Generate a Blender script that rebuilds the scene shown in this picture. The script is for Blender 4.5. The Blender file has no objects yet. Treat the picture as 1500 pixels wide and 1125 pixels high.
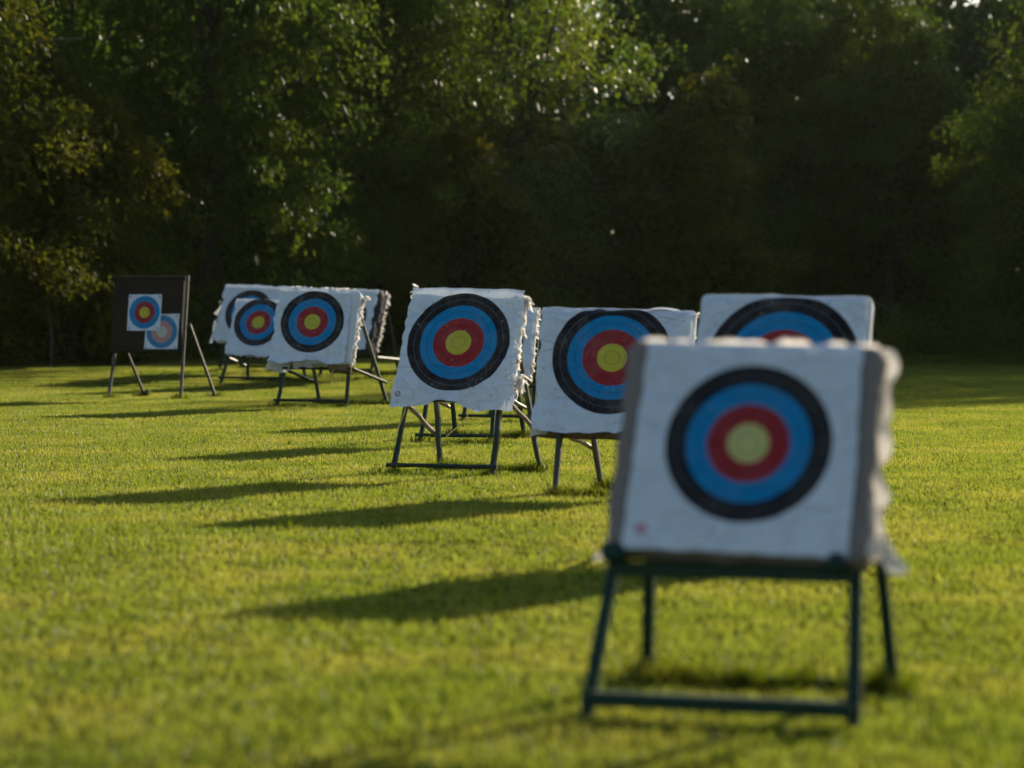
import bpy, math, random
import numpy as np
from mathutils import Vector, Matrix, noise

R = math.radians
random.seed(7)
scene = bpy.context.scene
COL = scene.collection

# ------------------------------------------------------------------ camera
EYE = 1.54
cam_d = bpy.data.cameras.new("camera")
cam = bpy.data.objects.new("camera", cam_d)
COL.objects.link(cam)
cam.location = (0, 0, EYE)
cam.rotation_euler = (R(90 - 1.916), 0, 0)
cam_d.sensor_width = 36
cam_d.lens = 85
cam_d.clip_end = 2000
cam_d.dof.use_dof = True
cam_d.dof.focus_distance = 26.0
cam_d.dof.aperture_fstop = 1.35
scene.camera = cam

# ------------------------------------------------------------------ light
SUN_EL, SUN_AZ = 19.3, 36.0            # degrees; azimuth to the right of +Y
w = bpy.data.worlds.new("World")
scene.world = w
w.use_nodes = True
nt = w.node_tree
nt.nodes.clear()
sky = nt.nodes.new("ShaderNodeTexSky")
sky.sky_type = 'NISHITA'
sky.sun_disc = False
sky.sun_elevation = R(SUN_EL)
sky.sun_rotation = R(SUN_AZ)
bg = nt.nodes.new("ShaderNodeBackground")
bg.inputs[1].default_value = 0.092
out = nt.nodes.new("ShaderNodeOutputWorld")
nt.links.new(sky.outputs[0], bg.inputs[0])
nt.links.new(bg.outputs[0], out.inputs[0])

sun_d = bpy.data.lights.new("sun", 'SUN')
sun = bpy.data.objects.new("sun", sun_d)
COL.objects.link(sun)
sun_d.energy = 5.0
sun_d.angle = R(0.53)
sun_d.color = (1.0, 0.86, 0.66)
sdir = Vector((math.sin(R(SUN_AZ)) * math.cos(R(SUN_EL)), math.cos(R(SUN_AZ)) * math.cos(R(SUN_EL)), math.sin(R(SUN_EL))))
sun.rotation_euler = sdir.to_track_quat('Z', 'Y').to_euler()
sun.location = (20, 30, 30)

vs = scene.view_settings
vs.view_transform = 'Standard'
vs.look = 'None'
vs.exposure = 0.72
vs.gamma = 1.0
vs.use_curve_mapping = False
scene.cycles.use_denoising = True
scene.cycles.max_bounces = 7
scene.cycles.diffuse_bounces = 3
scene.cycles.glossy_bounces = 2
scene.cycles.transmission_bounces = 4
scene.cycles.sample_clamp_indirect = 6.0


HAZE = 0.00007


# ------------------------------------------------------------------ helpers
def g_height(x, y):
    """height of the field: rises a little towards the wood, more so on the left"""
    t = min(max((y - 42.0) / 6.0, 0.0), 1.0)
    t = t * t * (3 - 2 * t)
    side = min(max((8.0 - x) / 6.0, 0.15), 1.0)
    h = 0.24 * t * side
    h += 0.018 * noise.noise(Vector((x * 0.35, y * 0.22, 1.3))) + 0.008 * noise.noise(Vector((x * 1.3, y * 1.1, 4.0)))
    return h


def mesh_np(name, verts, quads=None, tris=None, smooth=False):
    verts = np.asarray(verts, dtype=np.float32)
    me = bpy.data.meshes.new(name)
    nq = 0 if quads is None else len(quads)
    n3 = 0 if tris is None else len(tris)
    me.vertices.add(len(verts))
    me.vertices.foreach_set("co", verts.ravel())
    loops, starts, tot = [], [], 0
    if nq:
        loops.append(np.asarray(quads, dtype=np.int32).ravel())
        starts.append(np.arange(nq, dtype=np.int32) * 4)
        tot = nq * 4
    if n3:
        loops.append(np.asarray(tris, dtype=np.int32).ravel())
        starts.append(tot + np.arange(n3, dtype=np.int32) * 3)
    loops = np.concatenate(loops)
    starts = np.concatenate(starts)
    me.loops.add(len(loops))
    me.loops.foreach_set("vertex_index", loops)
    me.polygons.add(len(starts))
    me.polygons.foreach_set("loop_start", starts)
    if smooth:
        me.polygons.foreach_set("use_smooth", np.ones(len(starts), dtype=bool))
    me.update(calc_edges=True)
    return me


def link(name, me, mat=None, parent=None):
    o = bpy.data.objects.new(name, me)
    COL.objects.link(o)
    if mat is not None and me is not None and not me.materials:
        me.materials.append(mat)
    if parent is not None:
        o.parent = parent
    return o


def tag(o, label=None, cat=None, group=None, kind=None):
    if label: o["label"] = label
    if cat: o["category"] = cat
    if group: o["group"] = group
    if kind: o["kind"] = kind
    return o


def empty(name, loc, label=None, cat=None, group=None):
    o = bpy.data.objects.new(name, None)
    o.empty_display_size = 0.2
    COL.objects.link(o)
    o.location = loc
    return tag(o, label, cat, group)


class MB:
    """collects plain geometry for one mesh"""
    def __init__(self):
        self.v, self.f = [], []

    def bar(self, a, b, wx, wy=None, up=Vector((0, 0, 1)), n=8, square=False, wob=0.0, taper=1.0, rings=2):
        a, b = Vector(a), Vector(b)
        d = (b - a).normalized()
        s = d.cross(up)
        if s.length < 1e-4: s = d.cross(Vector((0, 1, 0)))
        s.normalize()
        u = s.cross(d).normalized()
        wy = wy or wx
        if square:
            c = 0.14
            prof = [(-.5 + c, -.5), (.5 - c, -.5), (.5, -.5 + c), (.5, .5 - c), (.5 - c, .5), (-.5 + c, .5), (-.5, .5 - c), (-.5, -.5 + c)]
        else:
            prof = [(.5 * math.cos(2 * math.pi * k / n), .5 * math.sin(2 * math.pi * k / n)) for k in range(n)]
        m = len(prof)
        base = len(self.v)
        for i in range(rings):
            t = i / (rings - 1)
            p = a.lerp(b, t)
            sc = 1 + (taper - 1) * t
            if wob:
                sc *= 1 + random.uniform(-.12, .12)
                if 0 < i < rings - 1:
                    p = p + s * random.uniform(-wob, wob) + u * random.uniform(-wob, wob)
            for (x, y) in prof:
                self.v.append(p + s * x * wx * sc + u * y * wy * sc)
        for i in range(rings - 1):
            for k in range(m):
                k2 = (k + 1) % m
                self.f.append((base + i * m + k, base + i * m + k2, base + (i + 1) * m + k2, base + (i + 1) * m + k))
        self.f.append(tuple(base + k for k in reversed(range(m))))
        self.f.append(tuple(base + (rings - 1) * m + k for k in range(m)))
        return self

    def tube(self, pts, r, n=6):
        base = len(self.v)
        pts = [Vector(p) for p in pts]
        for i, p in enumerate(pts):
            d = (pts[min(i + 1, len(pts) - 1)] - pts[max(i - 1, 0)]).normalized()
            s = d.cross(Vector((0.13, 0.2, 1)))
            if s.length < 1e-4: s = d.cross(Vector((1, 0, 0)))
            s.normalize()
            u = s.cross(d)
            rr = r[i] if isinstance(r, (list, tuple)) else r
            for k in range(n):
                a = 2 * math.pi * k / n
                self.v.append(p + s * rr * math.cos(a) + u * rr * math.sin(a))
        for i in range(len(pts) - 1):
            for k in range(n):
                k2 = (k + 1) % n
                self.f.append((base + i * n + k, base + i * n + k2, base + (i + 1) * n + k2, base + (i + 1) * n + k))
        self.f.append(tuple(base + k for k in reversed(range(n))))
        self.f.append(tuple(base + (len(pts) - 1) * n + k for k in range(n)))
        return self

    def build(self, name, mat, parent=None, smooth=False, xf=None):
        me = bpy.data.meshes.new(name)
        vv = self.v if xf is None else [xf @ Vector(p) for p in self.v]
        me.from_pydata([tuple(p) for p in vv], [], self.f)
        if smooth:
            for p in me.polygons: p.use_smooth = True
        me.update()
        return link(name, me, mat, parent)


# ------------------------------------------------------------------ materials
def new_mat(name):
    m = bpy.data.materials.new(name)
    m.use_nodes = True
    t = m.node_tree
    t.nodes.clear()
    o = t.nodes.new("ShaderNodeOutputMaterial")
    return m, t, o


def N(t, kind, **kw):
    n = t.nodes.new(kind)
    for k, v in kw.items():
        if hasattr(n, k) and k not in n.inputs.keys():
            setattr(n, k, v)
        else:
            n.inputs[k].default_value = v
    return n


def math_node(t, op, a, b=None, c=None, clamp=False):
    n = t.nodes.new("ShaderNodeMath")
    n.operation = op
    n.use_clamp = clamp
    for i, x in enumerate((a, b, c)):
        if x is None: continue
        if isinstance(x, (int, float)): n.inputs[i].default_value = x
        else: t.links.new(x, n.inputs[i])
    return n.outputs[0]


def mix_col(t, fac, a, b, blend='MIX'):
    n = t.nodes.new("ShaderNodeMix")
    n.data_type = 'RGBA'
    n.blend_type = blend
    for sock, x in ((n.inputs[0], fac), (n.inputs[6], a), (n.inputs[7], b)):
        if isinstance(x, (int, float)): sock.default_value = x
        elif isinstance(x, tuple): sock.default_value = (*x, 1.0) if len(x) == 3 else x
        else: t.links.new(x, sock)
    return n.outputs[2]


def noise_tex(t, vec, scale, detail=4, rough=0.55, w4=None):
    n = t.nodes.new("ShaderNodeTexNoise")
    n.inputs["Scale"].default_value = scale
    n.inputs["Detail"].default_value = detail
    n.inputs["Roughness"].default_value = rough
    if vec is not None: t.links.new(vec, n.inputs["Vector"])
    return n.outputs["Fac"]


def ramp01(t, x, lo, hi):
    n = t.nodes.new("ShaderNodeMapRange")
    n.inputs[1].default_value, n.inputs[2].default_value = lo, hi
    n.clamp = True
    t.links.new(x, n.inputs[0])
    return n.outputs[0]


def leafy_mat(name, dark, light, warm, trans=0.4, gloss=0.25, rough=0.4, scale=0.5, tgain=1.6, sat=1.05):
    """thin leaf: diffuse + translucent + a little gloss, colour varies leaf by leaf and in patches"""
    m, t, o = new_mat(name)
    at = N(t, "ShaderNodeAttribute", attribute_name="tone")
    geo = t.nodes.new("ShaderNodeNewGeometry")
    nz = noise_tex(t, geo.outputs["Position"], scale, 3)
    c = mix_col(t, at.outputs["Fac"], dark, light)
    c = mix_col(t, ramp01(t, nz, 0.42, 0.68), c, warm)
    d = t.nodes.new("ShaderNodeBsdfDiffuse")
    tr = t.nodes.new("ShaderNodeBsdfTranslucent")
    gl = N(t, "ShaderNodeBsdfGlossy", Roughness=rough)
    t.links.new(c, d.inputs["Color"])
    hs = N(t, "ShaderNodeHueSaturation", Value=tgain, Saturation=sat)
    t.links.new(c, hs.inputs["Color"])
    t.links.new(hs.outputs[0], tr.inputs["Color"])
    gl.inputs["Color"].default_value = (1, 1, 1, 1)
    m1 = N(t, "ShaderNodeMixShader", Fac=trans)
    t.links.new(d.outputs[0], m1.inputs[1]); t.links.new(tr.outputs[0], m1.inputs[2])
    fr = N(t, "ShaderNodeFresnel", IOR=1.42)
    m2 = t.nodes.new("ShaderNodeMixShader")
    t.links.new(math_node(t, 'MULTIPLY', fr.outputs[0], gloss), m2.inputs[0])
    t.links.new(m1.outputs[0], m2.inputs[1]); t.links.new(gl.outputs[0], m2.inputs[2])
    t.links.new(m2.outputs[0], o.inputs[0])
    return m


def plain_mat(name, col, rough=0.6, var=0.25, scale=14.0, bump=0.2, metal=0.0, spec=0.5, col2=None, stretch=None):
    m, t, o = new_mat(name)
    p = t.nodes.new("ShaderNodeBsdfPrincipled")
    tc = t.nodes.new("ShaderNodeTexCoord")
    vec = tc.outputs["Object"]
    if stretch:
        mp = t.nodes.new("ShaderNodeMapping")
        mp.inputs["Scale"].default_value = stretch
        t.links.new(vec, mp.inputs[0]); vec = mp.outputs[0]
    nz = noise_tex(t, vec, scale, 6, 0.6)
    dk = col2 or tuple(x * (1 - var * 2) for x in col)
    c = mix_col(t, ramp01(t, nz, 0.3, 0.7), dk, col)
    t.links.new(c, p.inputs["Base Color"])
    p.inputs["Roughness"].default_value = rough
    p.inputs["Metallic"].default_value = metal
    p.inputs["Specular IOR Level"].default_value = spec
    b = N(t, "ShaderNodeBump", Strength=bump, Distance=0.01)
    t.links.new(nz, b.inputs["Height"])
    t.links.new(b.outputs[0], p.inputs["Normal"])
    t.links.new(p.outputs[0], o.inputs[0])
    return m


def thin_mat(name, col, trans=0.35, var=0.1, scale=9.0, bump=0.35):
    """paper or cloth: diffuse and translucent"""
    m, t, o = new_mat(name)
    tc = t.nodes.new("ShaderNodeTexCoord")
    nz = noise_tex(t, tc.outputs["Object"], scale, 6, 0.6)
    c = mix_col(t, ramp01(t, nz, 0.3, 0.7), tuple(x * (1 - 2 * var) for x in col), col)
    d = t.nodes.new("ShaderNodeBsdfDiffuse"); tr = t.nodes.new("ShaderNodeBsdfTranslucent")
    t.links.new(c, d.inputs[0]); t.links.new(c, tr.inputs[0])
    b = N(t, "ShaderNodeBump", Strength=bump, Distance=0.02)
    t.links.new(nz, b.inputs["Height"]); t.links.new(b.outputs[0], d.inputs["Normal"])
    mx = N(t, "ShaderNodeMixShader", Fac=trans)
    t.links.new(d.outputs[0], mx.inputs[1]); t.links.new(tr.outputs[0], mx.inputs[2])
    t.links.new(mx.outputs[0], o.inputs[0])
    return m


GOLD, RED, BLUE, BLACK, WHITE = (.60, .52, .05), (.34, .022, .03), (.0, .235, .52), (.014, .014, .017), (.71, .76, .82)


def face_mat(name, radius, seed, spot=False, faded=False, mark=None, wear=1.0, gold=GOLD):
    """printed paper face; radius = outer edge of the last printed colour; UV holds metres from the centre"""
    m, t, o = new_mat(name)
    uv = t.nodes.new("ShaderNodeUVMap"); uv.uv_map = "face"
    vec = uv.outputs[0]
    off = N(t, "ShaderNodeVectorMath", operation='ADD')
    off.inputs[1].default_value = (seed * 3.17, seed * 1.91, 0)
    t.links.new(vec, off.inputs[0]); rnd = off.outputs[0]
    ln = N(t, "ShaderNodeVectorMath", operation='LENGTH')
    t.links.new(vec, ln.inputs[0])
    nring = 3 if spot else 4
    r = math_node(t, 'MULTIPLY', ln.outputs["Value"], nring / radius)      # one colour per unit
    r = math_node(t, 'ADD', r, math_node(t, 'MULTIPLY', math_node(t, 'SUBTRACT', noise_tex(t, rnd, 60, 2), 0.5), 0.03))
    cols = [gold, RED, BLUE] + ([] if spot else [BLACK])
    if faded: cols = [(.62, .60, .52), (.58, .30, .26), (.05, .24, .46)]
    c = WHITE
    first = True
    cur = None
    for k in reversed(range(nring)):
        f = math_node(t, 'LESS_THAN', r, float(k + 1))
        cur = mix_col(t, f, WHITE if cur is None else cur, cols[k])
    # fine dividing line in the middle of each colour
    fr = math_node(t, 'FRACT', r)
    ln_ = math_node(t, 'LESS_THAN', math_node(t, 'ABSOLUTE', math_node(t, 'SUBTRACT', fr, 0.5)), 0.03)
    inside = math_node(t, 'LESS_THAN', r, float(nring))
    blk = math_node(t, 'GREATER_THAN', r, 3.0)
    lnb = math_node(t, 'MULTIPLY', math_node(t, 'MULTIPLY', ln_, inside), math_node(t, 'ADD', math_node(t, 'MULTIPLY', blk, 0.25), 0.0))
    cur = mix_col(t, lnb, cur, (.30, .32, .34))
    lnd = math_node(t, 'MULTIPLY', math_node(t, 'MULTIPLY', ln_, inside), math_node(t, 'SUBTRACT', 0.42, math_node(t, 'MULTIPLY', blk, 0.42)))
    cur = mix_col(t, lnd, cur, (.03, .03, .04))
    # sun bleaching and dirt in the sheet itself
    dirt = ramp01(t, noise_tex(t, rnd, 5.5, 6, 0.65), 0.42, 0.8)
    cur = mix_col(t, math_node(t, 'MULTIPLY', dirt, 0.2 * wear), cur, (.36, .34, .30))
    # scuffs: pale streaks along ridges of a noise
    mp = t.nodes.new("ShaderNodeMapping"); mp.inputs["Scale"].default_value = (3.0, 1.0, 1); mp.inputs["Rotation"].default_value = (0, 0, seed * 1.7)
    t.links.new(rnd, mp.inputs[0])
    n2 = noise_tex(t, mp.outputs[0], 9, 5, 0.7)
    ridge = math_node(t, 'LESS_THAN', math_node(t, 'ABSOLUTE', math_node(t, 'SUBTRACT', n2, 0.5)), 0.012)
    patch = ramp01(t, noise_tex(t, rnd, 3.3, 2), 0.52, 0.66)
    cur = mix_col(t, math_node(t, 'MULTIPLY', math_node(t, 'MULTIPLY', ridge, patch), 0.4 * wear), cur, (.42, .42, .42))
    # arrow holes
    vo = N(t, "ShaderNodeTexVoronoi", Scale=17.0); t.links.new(rnd, vo.inputs["Vector"])
    hole = math_node(t, 'LESS_THAN', vo.outputs["Distance"], 0.13)
    sep = t.nodes.new("ShaderNodeSeparateColor"); t.links.new(vo.outputs["Color"], sep.inputs[0])
    pick = math_node(t, 'LESS_THAN', sep.outputs[0], 0.45)
    pale = math_node(t, 'GREATER_THAN', sep.outputs[1], 0.55)
    hcol = mix_col(t, pale, (.02, .018, .015), (.45, .43, .38))
    cur = mix_col(t, math_node(t, 'MULTIPLY', math_node(t, 'MULTIPLY', hole, pick), 0.65 * wear), cur, hcol)
    if mark:
        sub = N(t, "ShaderNodeVectorMath", operation='DISTANCE'); sub.inputs[1].default_value = (mark[0], mark[1], 0)
        t.links.new(vec, sub.inputs[0])
        rr = sub.outputs["Value"]
        ring = math_node(t, 'LESS_THAN', rr, mark[2])
        hol = math_node(t, 'GREATER_THAN', rr, mark[2] * 0.55)
        dot = math_node(t, 'LESS_THAN', rr, mark[2] * 0.25)
        cur = mix_col(t, math_node(t, 'MULTIPLY', ring, math_node(t, 'MAXIMUM', hol, dot)), cur, mark[3])
    d = N(t, "ShaderNodeBsdfPrincipled", Roughness=0.62)
    d.inputs["Specular IOR Level"].default_value = 0.1
    t.links.new(cur, d.inputs["Base Color"])
    cr = noise_tex(t, rnd, 22, 5, 0.6)
    b = N(t, "ShaderNodeBump", Strength=0.65, Distance=0.028)
    mp2 = t.nodes.new("ShaderNodeMapping"); mp2.inputs["Scale"].default_value = (1.0, 1.7, 1); mp2.inputs["Rotation"].default_value = (0, 0, .6 + seed * .9)
    t.links.new(rnd, mp2.inputs[0])
    n3 = noise_tex(t, mp2.outputs[0], 4.5, 3, 0.5)
    crease = math_node(t, 'MINIMUM', math_node(t, 'ABSOLUTE', math_node(t, 'SUBTRACT', n3, 0.5)), 0.06)
    hgt = math_node(t, 'ADD', math_node(t, 'MULTIPLY', cr, 0.35), math_node(t, 'MULTIPLY', crease, 9.0))
    t.links.new(hgt, b.inputs["Height"]); t.links.new(b.outputs[0], d.inputs["Normal"])
    tr = t.nodes.new("ShaderNodeBsdfTranslucent"); t.links.new(cur, tr.inputs[0])
    mx = N(t, "ShaderNodeMixShader", Fac=0.13)
    t.links.new(d.outputs[0], mx.inputs[1]); t.links.new(tr.outputs[0], mx.inputs[2])
    t.links.new(mx.outputs[0], o.inputs[0])
    return m


M = {}
M["white_cloth"] = thin_mat("white_cloth", (.70, .73, .77), 0.12, 0.07, 8, 0.5)
M["loose_cloth"] = thin_mat("loose_cloth", (.80, .77, .72), 0.55, 0.06, 10, 0.3)
M["wrap_cloth"] = thin_mat("wrap_cloth", (.84, .81, .76), 0.22, 0.08, 14, 0.6)
M["taupe_foam"] = plain_mat("taupe_foam", (.23, .195, .175), 0.9, 0.14, 20, 0.6, stretch=(1, 1, 4))
M["navy_foam"] = plain_mat("navy_foam", (.018, .022, .036), 0.9, 0.25, 18, 0.6)
M["straw"] = plain_mat("straw", (.22, .14, .07), 0.95, 0.25, 30, 0.6)
M["brown_foam"] = plain_mat("brown_foam", (.030, .022, .015), 0.9, 0.12, 9, 0.2, spec=.15)
M["green_paint"] = plain_mat("green_paint", (.006, .040, .020), 0.45, 0.25, 20, 0.15, spec=.25)
M["dark_green_paint"] = plain_mat("dark_green_paint", (.018, .034, .018), 0.5, 0.25, 16, 0.2, spec=.3)
M["old_wood"] = plain_mat("old_wood", (.34, .26, .18), 0.38, 0.25, 26, 0.4, stretch=(1, 1, .3))
M["grey_wood"] = plain_mat("grey_wood", (.045, .042, .03), 0.6, 0.25, 26, 0.4)
M["frame_wood"] = plain_mat("frame_wood", (.05, .042, .03), 0.5, 0.2, 22, 0.3)
M["black_pin"] = plain_mat("black_pin", (.015, .015, .015), 0.5, 0.1, 5, 0)
M["string"] = thin_mat("string", (.75, .65, .35), 0.4)
M["bark"] = plain_mat("bark", (.065, .05, .035), 0.95, 0.25, 9, 0.8)
M["leaf_mid"] = leafy_mat("leaf_mid", (.026, .052, .007), (.06, .10, .012), (.07, .092, .010), 0.45, 0.16, 0.30, 0.45, 2.5)
M["leaf_olive"] = leafy_mat("leaf_olive", (.034, .046, .004), (.07, .08, .008), (.085, .08, .007), 0.42, 0.10, 0.34, 0.45, 2.0)
M["leaf_glint"] = leafy_mat("leaf_glint", (.028, .052, .006), (.07, .105, .011), (.085, .095, .010), 0.5, 0.30, 0.36, 0.45, 2.9)
M["leaf_dark"] = leafy_mat("leaf_dark", (.030, .050, .007), (.062, .092, .012), (.066, .085, .010), 0.42, 0.10, 0.34, 0.45, 2.4)
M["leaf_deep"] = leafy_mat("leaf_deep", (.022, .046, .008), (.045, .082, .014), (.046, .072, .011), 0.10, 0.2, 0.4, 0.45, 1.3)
M["grass_blade"] = leafy_mat("grass_blade", (.054, .082, .006), (.122, .140, .011), (.148, .147, .018), 0.55, 0.10, 0.6, 0.9, 2.95, 1.0)
M["tuft_blade"] = leafy_mat("tuft_blade", (.045, .068, .004), (.09, .11, .007), (.10, .11, .012), 0.5, 0.06, 0.55, 0.8, 2.0)

# ------------------------------------------------------------------ ground
gm, t, o_ = new_mat("field_soil")
geo = t.nodes.new("ShaderNodeNewGeometry")
n1 = noise_tex(t, geo.outputs["Position"], 0.45, 5, 0.6)
n2 = noise_tex(t, geo.outputs["Position"], 30, 4, 0.7)
c = mix_col(t, ramp01(t, n1, 0.35, 0.7), (.06, .082, .008), (.09, .095, .014))
c = mix_col(t, math_node(t, 'MULTIPLY', ramp01(t, n2, 0.35, 0.7), 0.6), c, (.028, .035, .006))
d = t.nodes.new("ShaderNodeBsdfDiffuse"); t.links.new(c, d.inputs[0])
b = N(t, "ShaderNodeBump", Strength=0.8, Distance=0.03); t.links.new(n2, b.inputs["Height"]); t.links.new(b.outputs[0], d.inputs["Normal"])
t.links.new(d.outputs[0], o_.inputs[0])

xs = np.concatenate([[-600, -300, -150, -80, -50], np.arange(-34, 34.1, 0.8), [50, 80, 150, 300, 600]])
ys = np.concatenate([[-400, -150, -50, -20, -8], np.arange(-2, 76.1, 0.8), [85, 100, 140, 220, 400, 800]])
vv = [(x, y, g_height(x, y)) for y in ys for x in xs]
nx = len(xs)
qq = [(j * nx + i, j * nx + i + 1, (j + 1) * nx + i + 1, (j + 1) * nx + i) for j in range(len(ys) - 1) for i in range(nx - 1)]
tag(link("ground", mesh_np("ground", vv, qq, smooth=True), gm), kind="structure")


# ------------------------------------------------------------------ mown grass: one object, tiles instanced on points
def blade_mesh(name, n, size, hmin, hmax, wid, seed, lean=0.55):
    rg = np.random.default_rng(seed)
    px = (rg.random(n) - .5) * size; py = (rg.random(n) - .5) * size
    # clumpy: pull some blades together
    k = n // 14
    cx = (rg.random(k) - .5) * size; cy = (rg.random(k) - .5) * size
    idx = rg.integers(0, k, n); pull = rg.random(n) < .38
    px = np.where(pull, cx[idx] + rg.normal(0, .018, n), px); py = np.where(pull, cy[idx] + rg.normal(0, .018, n), py)
    a = rg.random(n) * 2 * np.pi
    h = hmin + (hmax - hmin) * rg.random(n) ** 1.5
    ln = np.abs(rg.normal(0, lean, n)) * h
    la = rg.random(n) * 2 * np.pi
    ww = wid * (0.6 + .8 * rg.random(n))
    z0 = -0.01
    dx, dy = np.cos(a) * ww * .5, np.sin(a) * ww * .5
    mx, my = px + np.cos(la) * ln * .35, py + np.sin(la) * ln * .35
    tx, ty = px + np.cos(la) * ln, py + np.sin(la) * ln
    v = np.stack([
        np.stack([px - dx, py - dy, np.full(n, z0)], 1), np.stack([px + dx, py + dy, np.full(n, z0)], 1),
        np.stack([mx - dx * .8, my - dy * .8, h * .6], 1), np.stack([mx + dx * .8, my + dy * .8, h * .6], 1),
        np.stack([tx, ty, h * (1 - .25 * np.minimum(ln / h, 1.2))], 1)], 1).reshape(-1, 3)
    i = np.arange(n) * 5
    q = np.stack([i, i + 1, i + 3, i + 2], 1); tr = np.stack([i + 2, i + 3, i + 4], 1)
    me = mesh_np(name, v, q, tr)
    at = me.attributes.new("tone", 'FLOAT', 'FACE')
    tone = rg.random(n)
    at.data.foreach_set("value", np.concatenate([tone, tone]).astype(np.float32))
    return me


TILE = 0.62
tiles = []
for k in range(4):
    me = blade_mesh("grass_tile", 1300, TILE * 1.12, .014, .042, .0050, 11 + k)
    me.materials.append(M["grass_blade"])
    tiles.append(bpy.data.objects.new("grass_tile", me))       # source shapes only, never linked to the scene

rg = np.random.default_rng(5)
pts, rots, scs, ids = [], [], [], []
y = 6.0
while y < 70:
    half = y * 0.2126 + 1.9
    nxt = int(math.ceil(2 * half / TILE))
    for i in range(nxt):
        x = -half + (i + .5) * TILE
        jx, jy = rg.uniform(-.05, .05, 2)
        pts.append((x + jx, y + jy, g_height(x + jx, y + jy)))
        rots.append((0, 0, float(rg.integers(0, 4)) * math.pi / 2 + float(rg.uniform(-.15, .15))))
        scl = 1 + .4 * noise.noise(Vector((x * .9, y * .7, 8)))
        scs.append((1, 1, max(.55, scl)))
        ids.append(int(rg.integers(0, 4)))
    y += TILE
pm = bpy.data.meshes.new("grass")
pm.from_pydata(pts, [], [])
a = pm.attributes.new("rot", 'FLOAT_VECTOR', 'POINT'); a.data.foreach_set("vector", np.array(rots, dtype=np.float32).ravel())
a = pm.attributes.new("scl", 'FLOAT_VECTOR', 'POINT'); a.data.foreach_set("vector", np.array(scs, dtype=np.float32).ravel())
a = pm.attributes.new("idx", 'INT', 'POINT'); a.data.foreach_set("value", np.array(ids, dtype=np.int32))
grass = tag(link("grass", pm), "short mown yellow green grass covering the whole field", "grass", kind="stuff")
ng = bpy.data.node_groups.new("grass_nodes", 'GeometryNodeTree')
ng.interface.new_socket("Geometry", in_out='INPUT', socket_type='NodeSocketGeometry')
ng.interface.new_socket("Geometry", in_out='OUTPUT', socket_type='NodeSocketGeometry')
gi = ng.nodes.new("NodeGroupInput"); go = ng.nodes.new("NodeGroupOutput")
join = ng.nodes.new("GeometryNodeJoinGeometry")


def attr_node(nm, ty):
    n = ng.nodes.new("GeometryNodeInputNamedAttribute"); n.data_type = ty; n.inputs[0].default_value = nm
    return n.outputs[0]


rot_o, scl_o, idx_o = attr_node("rot", 'FLOAT_VECTOR'), attr_node("scl", 'FLOAT_VECTOR'), attr_node("idx", 'INT')
for k in range(4):
    oi = ng.nodes.new("GeometryNodeObjectInfo"); oi.inputs[0].default_value = tiles[k]
    oi.inputs["As Instance"].default_value = True
    ip = ng.nodes.new("GeometryNodeInstanceOnPoints")
    cp = ng.nodes.new("FunctionNodeCompare"); cp.data_type = 'INT'; cp.operation = 'EQUAL'
    ng.links.new(idx_o, cp.inputs[2]); cp.inputs[3].default_value = k
    ng.links.new(gi.outputs[0], ip.inputs["Points"])
    ng.links.new(cp.outputs[0], ip.inputs["Selection"])
    ng.links.new(oi.outputs["Geometry"], ip.inputs["Instance"])
    e2r = ng.nodes.new("FunctionNodeEulerToRotation"); ng.links.new(rot_o, e2r.inputs[0])
    ng.links.new(e2r.outputs[0], ip.inputs["Rotation"])
    ng.links.new(scl_o, ip.inputs["Scale"])
    ng.links.new(ip.outputs[0], join.inputs[0])
ng.links.new(join.outputs[0], go.inputs[0])
gmod = grass.modifiers.new("grass", 'NODES'); gmod.node_group = ng


# ------------------------------------------------------------------ trees
def leaf_cloud(centres, radii, per, rg, llen, wid, axis=None, flat=0.7):
    """leaf quads round clump centres; leaves hang outwards and down"""
    n = len(centres) * per
    c = np.repeat(centres, per, 0); r = np.repeat(radii, per)
    dirv = rg.normal(size=(n, 3)); dirv /= np.linalg.norm(dirv, axis=1, keepdims=True)
    rad = r * rg.random(n) ** .45
    p = c + dirv * rad[:, None] * np.array([1, 1, flat])
    outw = p - (axis if axis is not None else np.array([0, 0, 0]))
    outw[:, 2] = 0
    outw /= (np.linalg.norm(outw, axis=1, keepdims=True) + 1e-6)
    ax = outw * .7 + rg.normal(0, .55, (n, 3)) + np.array([0, 0, -.55])
    ax /= np.linalg.norm(ax, axis=1, keepdims=True)
    nrm = np.cross(ax, rg.normal(size=(n, 3))); nrm /= (np.linalg.norm(nrm, axis=1, keepdims=True) + 1e-6)
    # broad side mostly up
    up = np.cross(ax, np.cross(np.array([0, 0, 1.0]), ax)); up /= (np.linalg.norm(up, axis=1, keepdims=True) + 1e-6)
    nrm = nrm * .42 + up * .75
    side = np.cross(ax, nrm); side /= (np.linalg.norm(side, axis=1, keepdims=True) + 1e-6)
    L = llen * (0.65 + .7 * rg.random(n)); W = wid * (0.65 + .7 * rg.random(n))
    a0 = p; a1 = p + ax * (L * .5)[:, None] + side * (W * .5)[:, None]
    a2 = p + ax * L[:, None]; a3 = p + ax * (L * .5)[:, None] - side * (W * .5)[:, None]
    v = np.stack([a0, a1, a2, a3], 1).reshape(-1, 3)
    q = np.arange(n * 4).reshape(-1, 4)
    tone = np.clip(np.repeat(rg.random(len(centres)), per) * .6 + rg.random(n) * .5 - .05, 0, 1)
    return v, q, tone


def tone_mesh(name, v, q, tone, mat):
    me = mesh_np(name, v, q)
    at = me.attributes.new("tone", 'FLOAT', 'FACE'); at.data.foreach_set("value", tone.astype(np.float32))
    me.materials.append(mat)
    return me


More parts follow.
